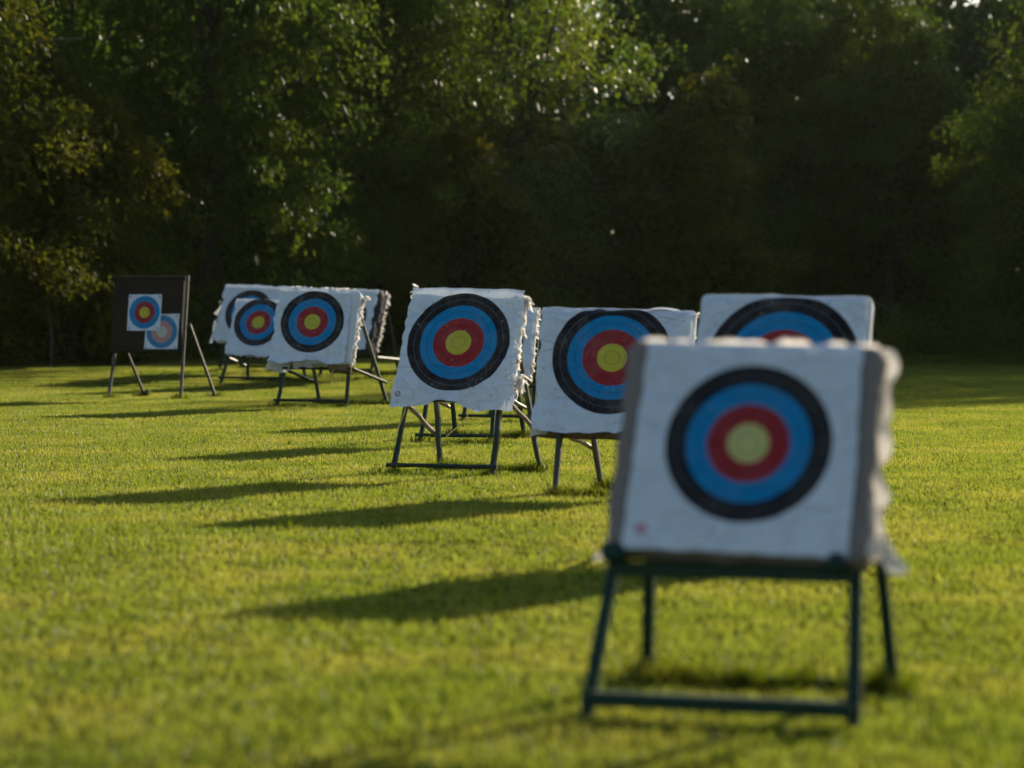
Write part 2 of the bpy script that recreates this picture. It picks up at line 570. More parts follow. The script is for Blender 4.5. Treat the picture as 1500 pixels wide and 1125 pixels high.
def make_tree_meshes(seed, H, rad, low, mat, nclump=230, per=110, llen=.12, wid=.07, shape=1.0):
    rg = np.random.default_rng(seed); rnd = random.Random(seed)
    C, Rr, T_ = [], [], []
    nb = max(14, nclump // 8)
    for k in range(nb):                 # boughs: each carries a drooping mass of leaf clumps
        tt = (k + rg.random()) / nb
        th = k * 2.39996 + rg.normal(0, .35)
        prof = (math.sin(math.pi * (0.24 + .66 * tt)) ** .5) * (1.0 if tt < .65 else 1.0 - (tt - .65) * .7 * shape)
        reach = rad * prof * rg.uniform(.62, 1.12)
        mass = rg.uniform(.75, 1.25) * rad / 3.4
        bt = rg.random()
        ox, oy, oz = math.cos(th), math.sin(th), low + (H - low) * tt
        for m_ in range(8):
            f_ = .42 + .58 * (m_ + .6) / 8
            lat = rg.normal(0, .42) * mass * (.5 + f_)
            zz = oz + .55 * mass - 1.25 * mass * f_ ** 2.2 + rg.normal(0, .26) * mass
            rr = reach * f_
            C.append((rr * ox - lat * oy, rr * oy + lat * ox, max(.1, zz)))
            Rr.append(mass * rg.uniform(.42, .68)); T_.append(bt)
    C, Rr = np.array(C), np.array(Rr)
    v, q, tone = leaf_cloud(C, Rr, per, rg, llen, wid)
    # loose outer sprays that break the outline
    tone = np.clip(tone * .65 + np.repeat(np.array(T_), per) * .4 - .02, 0, 1)
    C2 = C[rg.integers(0, len(C), nclump)] * np.array([1.1, 1.1, 1.0]) + rg.normal(0, .28, (nclump, 3))
    v2, q2, t2 = leaf_cloud(C2, np.full(nclump, .3), 16, rg, llen, wid)
    C3 = C[rg.integers(0, len(C), 160)] * np.array([.6, .6, .95])
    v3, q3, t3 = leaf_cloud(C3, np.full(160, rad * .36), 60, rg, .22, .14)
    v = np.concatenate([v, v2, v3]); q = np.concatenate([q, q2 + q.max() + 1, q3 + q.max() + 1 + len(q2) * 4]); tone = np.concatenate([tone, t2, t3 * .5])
    v[:, 2] = np.maximum(v[:, 2], .05)
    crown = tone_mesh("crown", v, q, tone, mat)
    mb = MB()
    spine = [Vector((0, 0, -.2))]
    for k in range(1, 9):
        spine.append(Vector((rnd.uniform(-.12, .12) * k * .4, rnd.uniform(-.12, .12) * k * .4, H * .88 * k / 8)))
    tr0 = .022 * H
    mb.tube(spine, [tr0 * (1 - .1 * k) for k in range(9)], 9)
    for k in range(16):
        i = rnd.randint(1, 7)
        tgt = Vector(C[rnd.randrange(len(C))])
        a0 = spine[i]
        if tgt.z < a0.z * .8: tgt.z = a0.z + rnd.uniform(0, 1)
        mid = a0.lerp(tgt, .5) + Vector((0, 0, rnd.uniform(.1, .5)))
        r0 = tr0 * (1 - .1 * i) * .5
        mb.tube([a0, a0.lerp(mid, .5) + Vector((0, 0, .1)), mid, tgt], [r0, r0 * .75, r0 * .5, r0 * .2], 6)
    me = bpy.data.meshes.new("trunk"); me.from_pydata([tuple(p) for p in mb.v], [], mb.f)
    for p in me.polygons: p.use_smooth = True
    me.materials.append(M["bark"]); me.update()
    return crown, me


TREE = {
    "olive": make_tree_meshes(1, 12.5, 3.5, .2, M["leaf_olive"], 270, 130),
    "mid": make_tree_meshes(2, 12.0, 4.3, .4, M["leaf_glint"], 340, 140),
    "mid_b": make_tree_meshes(5, 10.4, 4.0, .2, M["leaf_mid"], 290, 140),
    "dark": make_tree_meshes(3, 10.8, 3.7, .1, M["leaf_dark"], 280, 140),
    "bush": make_tree_meshes(4, 5.2, 2.3, .05, M["leaf_olive"], 120, 120, .11, .065, .6),
}


def tree(kind, x, y, label, sc=1.0, rz=0.0, zs=1.0, cat="tree"):
    r = empty("tree" if cat == "tree" else "shrub", (x, y, g_height(x, y)), label, cat, "trees along the edge of the wood")
    r.rotation_euler = (0, 0, rz); r.scale = (sc, sc, sc * zs)
    crown, trunk = TREE[kind]
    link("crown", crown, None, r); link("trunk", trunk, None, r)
    return r


tree("olive", -11.6, 48.0, "yellow green tree at the left end of the wood, nearest to the field", 1.0, 0.4)
tree("bush", -9.2, 50.5, "low bushy yellow green growth between the left end tree and the brown target", .95, 1.0, 1.25, cat="shrub")
tree("dark", -7.0, 56.0, "tall very dark green tree rising straight behind the brown foam target", 1.05, 2.1, 1.2)
tree("mid_b", -11.0, 60.0, "dark tree filling the gap behind the yellow green tree on the left", 1.15, 5.0, 1.2)
tree("dark", -3.2, 61.0, "dark tree with a lit tip of leaves rising behind the ragged white target", .95, 4.4, 1.2)
tree("mid", -0.2, 66.0, "large broad tree with glinting sunlit leaves in the middle of the wood", 1.05, 0.6, 1.05)
tree("bush", -1.4, 60.8, "low dark shrub under the large sunlit tree in the middle", 1.0, 2.6, cat="shrub")
tree("mid_b", 8.0, 76.0, "rounded green tree standing just right of the large sunlit tree", 1.0, 1.9, 1.05)
tree("bush", 4.9, 66.5, "low rounded shrub above the target half hidden by the nearest one", 1.25, 4.0, 1.1, cat="shrub")
tree("dark", 11.6, 75.0, "dark tree behind the shaded grass beside the nearest target", 1.05, 3.0)
tree("dark", 14.6, 61.5, "darkest tree at the right end of the wood", .93, 5.2, 1.05)
tree("mid_b", 18.6, 60.5, "tree standing outside the picture past the right end of the wood", .95, .2, 1.05)
tree("mid_b", 18.8, 67.5, "added tree outside the picture behind the one past the right end of the wood", .95, 3.3)  # unseen tree, added to keep low sun off the right end tree
tree("dark", 22.6, 60.0, "tree second past the right end of the wood outside the picture", .92, 1.2, 1.05)
tree("mid_b", 26.8, 59.5, "tree third past the right end of the wood outside the picture", .95, 2.4, 1.05)
tree("olive", -16.5, 50.0, "tree standing outside the picture past the left end of the wood", 1.0, 2.0)

# the mass of the wood behind, and the undergrowth along its foot
rg = np.random.default_rng(21)
parts = []
for (cnt, ya, yb, per, ll, lw) in ((2200, 76, 82, 60, .26, .16), (4200, 82, 95, 50, .54, .38)):
    C = []
    for k in range(cnt):
        x = rg.uniform(-42, 48); yy = rg.uniform(ya, yb)
        top = (15.5 if x < 2 else 1.54 + .1253 * yy + .75) + .6 * noise.noise(Vector((x * .23, yy * .1, 2.0))) - 2.6 * math.exp(-((x - 13.4) / .8) ** 2)
        C.append((x, yy, rg.uniform(.2, top)))
    parts.append(leaf_cloud(np.array(C), np.full(len(C), 1.15), per, rg, ll, lw))
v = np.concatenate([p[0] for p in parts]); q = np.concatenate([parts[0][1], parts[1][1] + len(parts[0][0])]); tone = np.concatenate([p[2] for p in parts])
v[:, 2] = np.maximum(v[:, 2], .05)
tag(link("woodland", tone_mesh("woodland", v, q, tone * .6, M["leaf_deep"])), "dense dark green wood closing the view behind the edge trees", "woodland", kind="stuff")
C, Rr = [], []
for k in range(800):
    x = rg.uniform(-17, 30)
    front = 50 + 9 * min(1, max(0, (x + 11) / 8)) if x < 2 else 59 + 1.5 * math.sin(x * .8)
    yy = front + abs(rg.normal(0, 2.2))
    hh = .5 + 1.5 * max(0, noise.noise(Vector((x * .5, yy * .3, 6))) + .3)
    C.append((x, yy, g_height(x, yy) + rg.uniform(.05, hh))); Rr.append(rg.uniform(.3, .6))
v, q, tone = leaf_cloud(np.array(C), np.array(Rr), 70, rg, .11, .055)
v[:, 2] = np.maximum(v[:, 2], .05)
tag(link("undergrowth", tone_mesh("undergrowth", v, q, tone, M["leaf_dark"])), "dark leafy undergrowth along the foot of the wood", "undergrowth", kind="stuff")


# ------------------------------------------------------------------ archery targets
def fbm(u, v, seed):
    return noise.fractal(Vector((u, v, seed * 7.3)), 1.0, 2.0, 4)


class Target:
    """one target: boss leaning back on a four legged stand; local axes u right, v up the face, w out of the face"""
    def __init__(self, C, yaw, lean, roll, label, thick, uc=0.0):
        self.C = Vector(C); self.yaw, self.lean = R(yaw), R(lean)
        self.nh = Vector((-math.sin(self.yaw), -math.cos(self.yaw), 0))
        self.u = Vector((math.cos(self.yaw), -math.sin(self.yaw), 0))
        self.v = -self.nh * math.sin(self.lean) + Vector((0, 0, math.cos(self.lean)))
        self.w = self.nh * math.cos(self.lean) + Vector((0, 0, math.sin(self.lean)))
        rr = R(roll)
        self.u, self.v = self.u * math.cos(rr) + self.v * math.sin(rr), self.v * math.cos(rr) - self.u * math.sin(rr)
        self.t = thick
        self.uc = uc
        b = self.C.copy(); k = (b.z) / self.v.z
        b = b - self.v * k
        self.base = Vector((b.x, b.y, g_height(b.x, b.y)))
        self.root = empty("archery_target", self.base, label, "archery target", "archery targets on the field")

    def P(self, u, v, w=0.0):
        """local face point -> coordinates under the root"""
        return self.C + self.u * u + self.v * v + self.w * w - self.base

    def wp(self, p):
        return Vector(p) - self.base

    # -- boss: a rounded block, lumpy
    def boss(self, u0, u1, v0, v1, mat, r=.04, lump=.01, freq=5.0, seed=1, name="boss", w0=0.0, t=None, n=26, edge_lump=0.0):
        t = t or self.t
        cu, cv, cw = (u0 + u1) / 2, (v0 + v1) / 2, w0 - t / 2
        hu, hv, hw = (u1 - u0) / 2, (v1 - v0) / 2, t / 2
        r = min(r, hw * .95)
        V, F, seen = [], [], {}

        def vert(x, y, z):
            key = (round(x, 4), round(y, 4), round(z, 4))
            if key in seen: return seen[key]
            p = Vector((x * hu, y * hv, z * hw))
            q = Vector((max(-hu + r, min(hu - r, p.x)), max(-hv + r, min(hv - r, p.y)), max(-hw + r, min(hw - r, p.z))))
            dd = p - q
            nn = dd.normalized() if dd.length > 1e-6 else Vector((0, 0, 1))
            p2 = q + nn * r if dd.length > 1e-6 else p
            a = lump * noise.fractal(Vector((p2.x * freq + seed, p2.y * freq, p2.z * freq + seed * 2)), 1.0, 2.0, 3)
            side = max(abs(x), abs(y))
            if side > .97 and edge_lump:
                a += edge_lump * (.4 + noise.noise(Vector((p2.x * 13 + seed, p2.y * 13, p2.z * 6)))) * (1 if z < .6 else .3)
            if z > .9: a = min(a, 0.002)
            p2 = p2 + nn * a
            V.append(self.P(cu + p2.x, cv + p2.y, cw + p2.z)); seen[key] = len(V) - 1
            return len(V) - 1
        m = 7
        for s in (1, -1):
            for i in range(n):
                for j in range(n):
                    a, b = -1 + 2 * i / n, -1 + 2 * j / n
                    a2, b2 = -1 + 2 * (i + 1) / n, -1 + 2 * (j + 1) / n
                    f = (vert(a, b, s), vert(a2, b, s), vert(a2, b2, s), vert(a, b2, s))
                    F.append(f if s > 0 else f[::-1])
            for i in range(n):
                for j in range(m):
                    a, b = -1 + 2 * i / n, -1 + 2 * j / m
                    a2, b2 = -1 + 2 * (i + 1) / n, -1 + 2 * (j + 1) / m
                    f = (vert(s, a, b), vert(s, a2, b), vert(s, a2, b2), vert(s, a, b2)); F.append(f if s > 0 else f[::-1])
                    f = (vert(a, s, b), vert(a2, s, b), vert(a2, s, b2), vert(a, s, b2)); F.append(f[::-1] if s > 0 else f)
        me = bpy.data.meshes.new(name); me.from_pydata([tuple(p) for p in V], [], F)
        for p in me.polygons: p.use_smooth = True
        me.update()
        return link(name, me, mat, self.root)

    # -- paper face: a crumpled sheet given by its four corners
    def face(self, corners, mat, vtop=None, bend=.06, wr=.006, rag=.006, seed=1, n=70, name="target_face", w0=.012, cu=0, cv=0, extra=None, pins=False, curl=None):
        TL, TR, BR, BL = corners
        V, UV, F = [], [], []
        for j in range(n + 1):
            b = j / n
            for i in range(n + 1):
                a = i / n
                u = (BL[0] * (1 - a) + BR[0] * a) * (1 - b) + (TL[0] * (1 - a) + TR[0] * a) * b
                v = (BL[1] * (1 - a) + BR[1] * a) * (1 - b) + (TL[1] * (1 - a) + TR[1] * a) * b
                ea = min(a, 1 - a); eb = min(b, 1 - b)
                if ea < .04: u += rag * 1.6 * fbm(v * 7, 3.1 + (a > .5) * 9, seed) * (1 - ea / .04)
                if eb < .04: v += rag * 1.6 * fbm(u * 7, 5.7 + (b > .5) * 9, seed) * (1 - eb / .04)
                su, sv, sw = u, v, w0
                k = fbm(u * 1.8 + v * .8, v * 2.6, seed) * .7 + .55 * fbm(u * 5 + v * 3.5, v * 5 - u * 3, seed + 3) + .22 * fbm(u * 13, v * 13, seed + 5)
                fade = .35 + .65 * min(1, max(0, (math.hypot(u, v) - .25) / .35))
                sw += wr * max(-.15, k + .5) * fade
                if vtop is not None and v > vtop - bend:
                    e = (v - (vtop - bend)) / bend
                    sv = vtop - bend + bend * math.sin(min(e, 1.6)); sw -= bend * (1 - math.cos(min(e, 1.6)))
                if extra:
                    du, dv, dw = extra(u, v, a, b)
                    su += du; sv += dv; sw += dw
                V.append(self.P(su + cu, sv + cv, sw)); UV.append((u, v))
        for j in range(n):
            for i in range(n):
                k = j * (n + 1) + i
                F.append((k, k + 1, k + n + 2, k + n + 1))
        me = bpy.data.meshes.new(name); me.from_pydata([tuple(p) for p in V], [], F)
        uvl = me.uv_layers.new(name="face")
        for lp in me.loops: uvl.data[lp.index].uv = UV[lp.vertex_index]
        for p in me.polygons: p.use_smooth = True
        me.update()
        o = link(name, me, mat, self.root)
        if pins:
            for (pu, pv) in ((TL[0] + .035, TL[1] - .035), (TR[0] - .035, TR[1] - .035), (BR[0] - .035, BR[1] + .035), (BL[0] + .035, BL[1] + .035)):
                mb = MB(); mb.bar(self.P(pu + cu, pv + cv, w0 - .005), self.P(pu + cu, pv + cv, w0 + .014), .026, n=8)
                mb.build("pin", M["black_pin"], o)
        return o

    # -- loose hanging sheet
    def sheet(self, name, fn, mat, nu=10, nv=14, parent=None):
        V, F = [], []
        for j in range(nv + 1):
            for i in range(nu + 1):
                V.append(self.P(*fn(i / nu, j / nv)))
        for j in range(nv):
            for i in range(nu):
                k = j * (nu + 1) + i; F.append((k, k + 1, k + nu + 2, k + nu + 1))
        me = bpy.data.meshes.new(name); me.from_pydata([tuple(p) for p in V], [], F)
        for p in me.polygons: p.use_smooth = True
        me.update()
        return link(name, me, mat, parent or self.root)

    def fringe(self, a, b, n, size, out=(1, 0), mat=None, seed=1, wide=.018, parent=None, name="frayed_edge"):
        """torn shreds along the line a-b (u, v, w)"""
        rn = random.Random(seed); V, F = [], []
        a, b = Vector(a), Vector(b)
        cl = [rn.random() for _ in range(max(3, n // 9))]
        for k in range(n):
            tt = rn.random() if k % 3 == 0 else min(1, max(0, rn.choice(cl) + rn.gauss(0, .012)))
            p = a.lerp(b, tt) + Vector((rn.gauss(0, .006), 0, rn.gauss(0, .012)))
            L = size * rn.uniform(.3, 1.0) ** 1.4
            d = Vector((out[0] + rn.gauss(0, .5), out[1] + rn.gauss(0, .7) - .2, rn.gauss(0, .6))).normalized()
            s = d.cross(Vector((rn.gauss(0, 1), rn.gauss(0, 1), rn.gauss(0, 1)))).normalized() * wide * rn.uniform(.4, 1.1)
            mid = p + d * L * .55 + Vector((0, -.12 * L, rn.gauss(0, .2) * L))
            end = p + d * L + Vector((0, -.4 * L, rn.gauss(0, .3) * L))
            i0 = len(V)
            for qv in (p - s, p + s, mid + s * .8, mid - s * .8, end + s * .25, end - s * .25): V.append(self.P(*qv))
            F += [(i0, i0 + 1, i0 + 2, i0 + 3), (i0 + 3, i0 + 2, i0 + 4, i0 + 5)]
        me = bpy.data.meshes.new(name); me.from_pydata([tuple(p) for p in V], [], F); me.update()
        return tag(link(name, me, mat or M["loose_cloth"], parent or self.root), kind="stuff")

    # -- stand
    def stand(self, vb, vt, mat, brace_mat=None, foot_w=.95, top_w=.8, depth=1.0, thick=.055, square=False, wob=0.0,
              rail_z=.06, rear_shift=.10, lower_rail=True, upper_rail=True, rear_rail=True, sink=.12, braces=True, back=None, rail_over=.05):
        back = back if back is not None else self.t + .03
        bm_ = brace_mat or mat
        wv = -back
        def plane_pt(u, z):         # on the stand plane at world height z
            q = self.C + self.u * (self.uc + u) + self.w * wv
            k = (z - q.z) / self.v.z
            return q + self.v * k
        ft, tp, rr = [], [], []
        for s in (-1, 1):
            f = plane_pt(s * foot_w / 2, 0); f.z = g_height(f.x, f.y)
            tpt = self.C + self.u * (self.uc + s * top_w / 2) + self.v * vt + self.w * wv
            fd = f + (f - tpt).normalized() * sink
            o = MB().bar(fd, tpt, thick, up=self.w, square=square, wob=wob, rings=9 if wob else 2).build("leg", mat, self.root, xf=Matrix.Translation(-self.base))
            r_ = f - self.nh * depth + self.u * rear_shift; r_.z = g_height(r_.x, r_.y)
            apex = tpt + self.v * .02 - self.w * thick * 1.02
            rd = r_ + (r_ - apex).normalized() * sink
            MB().bar(rd, apex, thick * .95, up=self.w, square=square, wob=wob, rings=9 if wob else 2).build("rear_leg", mat, self.root, xf=Matrix.Translation(-self.base))
            ft.append((f, tpt)); rr.append((r_, apex))
        X = Matrix.Translation(-self.base)
        def on(seg, z):
            a_, b_ = seg; k = (z - a_.z) / (b_.z - a_.z)
            return a_.lerp(b_, k)
        ov = self.u * rail_over
        z0 = self.base.z
        off = self.w * thick * .9
        if lower_rail: MB().bar(on(ft[0], z0 + rail_z) - ov + off, on(ft[1], z0 + rail_z) + ov + off, thick * (1.1 if square else .7), up=Vector((0, 0, 1)), square=square, wob=wob, rings=9 if wob else 2).build("lower_rail", mat, self.root, xf=X)
        if rear_rail:
            MB().bar(on(rr[0], z0 + rail_z * .8) - ov - off, on(rr[1], z0 + rail_z * .8) + ov - off, thick * .8, up=Vector((0, 0, 1)), square=square, wob=wob, rings=9 if wob else 2).build("rear_rail", mat, self.root, xf=X)
        if upper_rail:
            zb = self.C.z + self.v.z * vb + self.w.z * wv - .0
            MB().bar(on(ft[0], zb) - ov + off, on(ft[1], zb) + ov + off, thick * (1.1 if square else .7), up=Vector((0, 0, 1)), square=square, wob=wob, rings=9 if wob else 2).build("upper_rail", mat, self.root, xf=X)
        if braces:
            for k in (0, 1):
                zb = self.C.z + self.v.z * vb + self.w.z * wv + .02
                sd = self.u * ((-1, 1)[k]) * thick * .98
                a_ = on(ft[k], zb) + sd; b_ = on(rr[k], z0 + .36) + sd + (on(rr[k], z0 + .36) - on(ft[k], zb)).normalized() * .05
                MB().bar(a_, b_, thick * .8, up=Vector((0, 0, 1)), square=square, wob=wob, rings=7 if wob else 2).build("brace", bm_, self.root, xf=X)
        self.feet = [ft[0][0], ft[1][0], rr[0][0], rr[1][0]]
        TUFTS.append((self.feet, rear_rail, .5))
        return self


TUFTS = []
YAW = 16.0

# --- nearest target (strongly out of focus)
T = Target((.897, 9.15, 1.005), YAW, 24.5, -1.0, "nearest archery target, small face on a thick taupe foam boss, on a dark green stand", .17, uc=-.02)
T.boss(-.517, .475, -.445, .425, M["taupe_foam"], .045, .008, 6, 3, edge_lump=.012, n=40)
T.face([(-.432, .425), (.408, .425), (.412, -.44), (-.442, -.435)], face_mat("face_print_near", .32, 1, mark=(-.375, -.36, .022, (.62, .10, .22)), wear=.6, gold=(.62, .58, .20)), vtop=.43, wr=.009, seed=2)
T.sheet("loose_cover", lambda a, b: (.475 + .012 * math.sin(a * 9) + .12 * a * b ** 2 + .02 * a, -.20 - .225 * b + .02 * math.sin(a * 7), -.02 - .14 * a + .02 * math.sin(b * 8 + a * 4)), M["loose_cloth"])
T.sheet("loose_cover", lambda a, b: (-.512 - .01 * math.sin(a * 9) - .07 * a * b, -.28 - .16 * b + .01 * math.sin(a * 7), -.06 - .10 * a + .012 * math.sin(b * 8)), M["loose_cloth"])
T.sheet("sunlit_rim_sheet", lambda a, b: (.462 + .070 * a * (.70 + max(-.55, noise.noise(Vector((b * 8, 0, 3)))) * .6), .44 - .85 * b, -.07 - .05 * a + .02 * math.sin(b * 31 + a * 2)), M["loose_cloth"], 6, 90)  # added fin along the side, shaped to glow in backlight as the sunlit edge
for (ua, ub, hh) in ((-.47, -.36, .030), (-.35, -.27, .022), (-.22, .03, .026), (.05, .20, .036), (.25, .34, .028), (.36, .46, .018)):  # added lumps standing for the foam top, thin so the sun glows through
    T.sheet("backlit_lump_sheet", lambda a, b: (ua + (ub - ua) * b, .422 + hh * math.sin(math.pi * b) ** .45 * math.sin(math.pi * (.12 + .88 * a)) * (1 + .35 * noise.noise(Vector((b * 4 + ua * 9, 0, 9)))), -.005 - .08 * a), M["loose_cloth"], 8, 16)
T.uc = -.035
T.stand(-.482, .36, M["green_paint"], foot_w=1.0, top_w=.82, thick=.05, square=True, rail_z=.055, rail_over=0, depth=.85, rear_shift=.04, back=.13, braces=False)
TUFTS[-1] = (T.feet, True, .06)
X_ = Matrix.Translation(-T.base)
for s in (-1, 1):
    wd = .085 if s < 0 else .06
    MB().bar(T.C + T.u * (-.475 if s < 0 else .375) + T.v * -.455 + T.w * -.03, T.C + T.u * (-.475 if s < 0 else .375) + T.v * -.455 + T.w * .03, wd, .06, up=T.v, square=True).build("bracket", M["green_paint"], T.root, xf=X_)

# --- white target half hidden behind the nearest one
T = Target((1.685, 15.07, 1.144), YAW, 24, -1.0, "white target behind the nearest one, only its top edge and upper rings showing", .16)
T.boss(-.57, .525, -.58, .505, M["white_cloth"], .05, .008, 5, 7, n=36)
T.face([(-.55, .49), (.50, .49), (.51, -.57), (-.56, -.57)], face_mat("face_print_hidden", .488, 2), vtop=.49, bend=.07, wr=.014, seed=4)
T.stand(-.62, .42, M["dark_green_paint"], thick=.052, square=True, foot_w=.85, rear_shift=-.15)

# --- target in the middle right, partly covered by the nearest
T = Target((.813, 19.6, 1.092), 9.0, 23, -1.5, "white target with its left half clear and its right side covered by the nearest target", .15, uc=.045)
T.boss(-.585, .655, -.60, .455, M["white_cloth"], .05, .009, 5, 9, n=36)
T.boss(-.60, .62, -.66, -.55, M["straw"], .03, .012, 9, 12, name="boss_edge", w0=-.045, t=.10, n=14)


def drape4(u, v, a, b):
    e = max(0, (.22 - b) / .22)
    return (-.02 * e * (1 - a), -.03 * e * math.sin(a * 5 + .4) - .02 * e, .035 * e * abs(math.sin(a * 8 + 2)) + .03 * e)


T.face([(-.61, .46), (.645, .46), (.66, -.63), (-.585, -.63)], face_mat("face_print_right", .488, 3), vtop=.455, bend=.10, wr=.030, seed=6, rag=.012, extra=drape4)
T.sheet("loose_corner", lambda a, b: (-.60 + .13 * a - .02 * b, -.60 - .10 * b + .05 * a, .02 + .035 * math.sin(3 * a + 1) - .05 * b), M["loose_cloth"])
T.sheet("loose_cover", lambda a, b: (.26 + .40 * a, .44 + .05 * math.sin(math.pi * min(1, a * 1.3 + .05)) ** .5 - .05 * b, -.05 - .03 * math.sin(3 * a) + .08 * b), M["white_cloth"])
T.fringe((.66, -.4, -.05), (.66, .45, -.05), 40, .016, (1, 0), seed=15)
T.stand(-.62, .36, M["grey_wood"], M["old_wood"], thick=.055, wob=.006, foot_w=.86, depth=.75, back=.03, rear_shift=.30, lower_rail=False)
TUFTS[-1] = (T.feet, True, .9)

# --- sharp target in the middle
T = Target((-.484, 22.1, 1.1725), YAW, 25, -1.5, "sharp white target in the middle with its cover torn and hanging at the lower right", .13, uc=-.0)
T.boss(-.52, .565, -.55, .525, M["white_cloth"], .05, .01, 5, 21, n=32)


def drape3(u, v, a, b):
    e = max(0, (.16 - b) / .16)
    lift = e * (math.sin(math.pi * min(1, max(0, (a - .12) / .62))) ** 2 if .12 < a < .74 else 0)
    return (0, .055 * lift, .045 * lift + .012 * e * math.sin(a * 17) + .02 * max(0, a - .8) * e * 5)


T.face([(-.525, .565), (.555, .545), (.615, -.665), (-.55, -.655)], face_mat("face_print_middle", .488, 4, mark=(-.495, -.53, .026, (.35, .17, .18))), vtop=.555, bend=.05, wr=.036, seed=8, rag=.014, extra=drape3)
T.fringe((.56, -.45, -.02), (.575, .5, -.02), 150, .055, (1, -.1), seed=16, wide=.02)
T.fringe((.60, -.38, -.02), (.63, -.26, -.06), 46, .13, (.2, -.3), seed=18, wide=.022)
T.fringe((-.53, .45, -.02), (-.50, .57, -.02), 30, .05, (-1, .3), seed=17)
T.fringe((.50, .53, -.03), (.58, .42, -.05), 26, .10, (1, -.2), seed=19, wide=.03)
T.stand(-.53, .42, M["dark_green_paint"], M["old_wood"], thick=.056, wob=.006, foot_w=.95, depth=.62, back=.115, rear_shift=.27)
X_ = Matrix.Translation(-T.base)
MB().tube([T.P(.22, -.58, -.02), T.P(.19, -.64, .0), T.P(.19, -.72, .0), T.P(.15, -.80, .01), T.P(.07, -.88, .02), T.P(.03, -.93, .02)], .005, 5).build("string", M["string"], T.root)
MB().tube([T.P(-.42, -.58, -.04), T.P(-.42, -.70, -.02), T.P(-.45, -.84, -.02), T.P(-.47, -.95, -.02)], .004, 5).build("string", M["string"], T.root)

# --- two targets whose bosses stand straight behind it
T = Target((-.534, 27.0, 1.13), YAW, 24, 0, "target behind the sharp middle one, only its green stand showing underneath", .13)
T.boss(-.50, .48, -.50, .50, M["white_cloth"], .05, .01, 5, 31, n=20)
T.face([(-.50, .50), (.48, .50), (.48, -.52), (-.50, -.52)], face_mat("face_print_behind", .44, 5), vtop=.5, wr=.01, seed=9, n=30)
T.stand(-.60, .42, M["green_paint"], M["old_wood"], thick=.056, wob=.004, foot_w=.82, top_w=.72, depth=1.0)

T = Target((-.116, 31.6, 1.02), YAW, 23, 0, "target showing only a narrow torn white strip right of the sharp middle one", .13)
T.boss(-.45, .415, -.48, .50, M["white_cloth"], .04, .01, 5, 33, n=20)
T.boss(-.40, .40, -.56, -.47, M["straw"], .03, .012, 9, 12, name="boss_edge", w0=-.03, t=.10, n=10)
T.face([(-.46, .52), (.42, .515), (.415, -.50), (-.46, -.50)], face_mat("face_print_strip", .28, 6), vtop=.53, wr=.02, seed=10, rag=.03, n=40)
T.fringe((.41, -.48, -.03), (.43, .5, -.03), 110, .06, (1, 0), seed=22, wide=.022)
T.stand(-.56, .40, M["dark_green_paint"], M["green_paint"], thick=.056, foot_w=.95, top_w=.78, depth=1.0)

# --- white target left of the middle
T = Target((-2.967, 36.0, 1.255), 12.0, 20, -2.5, "white target with ragged bottom and thick pale sides, left of the sharp one", .24, uc=.13)
T.boss(-.575, .665, -.62, .53, M["white_cloth"], .05, .018, 5, 41, n=34, edge_lump=.012)
T.boss(.30, .655, -.72, -.60, M["straw"], .035, .014, 9, 42, name="boss_edge", w0=-.04, t=.18, n=12)


def drape2(u, v, a, b):
    e = max(0, (.08 - b) / .08)
    return (0, -.02 * e * math.sin(a * 9), .05 * e + .02 * e * math.sin(a * 13))


T.face([(-.575, .555), (.545, .515), (.595, -.625), (-.58, -.66)], face_mat("face_print_left", .488, 7), vtop=.56, wr=.036, seed=12, rag=.02, extra=drape2)
T.sheet("loose_corner", lambda a, b: (-.60 + .33 * a - .05 * b * (1 - a), -.63 - .15 * b + .02 * math.sin(a * 8), .0 + .03 * math.sin(a * 6) - .04 * b), M["loose_cloth"])
T.sheet("loose_corner", lambda a, b: (-.20 + .22 * a + .10 * a * b, -.63 - .10 * b * (1 - .3 * a), .0 + .03 * math.sin(a * 6 + 2) - .04 * b), M["loose_cloth"])
T.fringe((.66, -.55, -.12), (.68, .5, -.16), 130, .06, (1, 0), seed=23, wide=.03)
T.fringe((-.5, .55, -.02), (.6, .55, -.02), 80, .035, (0, 1), seed=24, wide=.025)
T.fringe((.60, .46, -.16), (.72, .50, -.2), 26, .08, (1, .1), seed=25, wide=.03)
T.stand(-.70, .42, M["dark_green_paint"], M["green_paint"], thick=.062, back=.12, foot_w=1.06, top_w=.85, depth=.9, rail_z=.08, rear_shift=.40)
MB().tube([T.P(.43, -.72, .01), T.P(.415, -.80, .03), T.P(.42, -.90, .02), T.P(.44, -.96, .02)], .008, 5).build("string", M["string"], T.root)

# --- white target overlapped by it on the left
T = Target((-4.60, 43.9, 1.187), YAW, 24, -2.0, "white target tucked behind the left side of the ragged one, on a long dark rail", .14)
T.boss(-.50, .53, -.60, .46, M["white_cloth"], .05, .01, 5, 51, n=24)
T.face([(-.515, .47), (.54, .47), (.55, -.67), (-.53, -.65)], face_mat("face_print_tucked", .47, 8), vtop=.48, wr=.022, seed=13, rag=.018, n=50)
T.fringe((-.52, -.64, 0), (.5, -.66, 0), 70, .035, (0, -1), seed=26, wide=.025)
T.fringe((.53, -.4, -.04), (.55, .4, -.04), 50, .06, (1, 0), seed=27, wide=.03)
T.stand(-.62, .50, M["dark_green_paint"], M["green_paint"], thick=.065, foot_w=1.15, top_w=.85, depth=1.1, rail_z=.14)

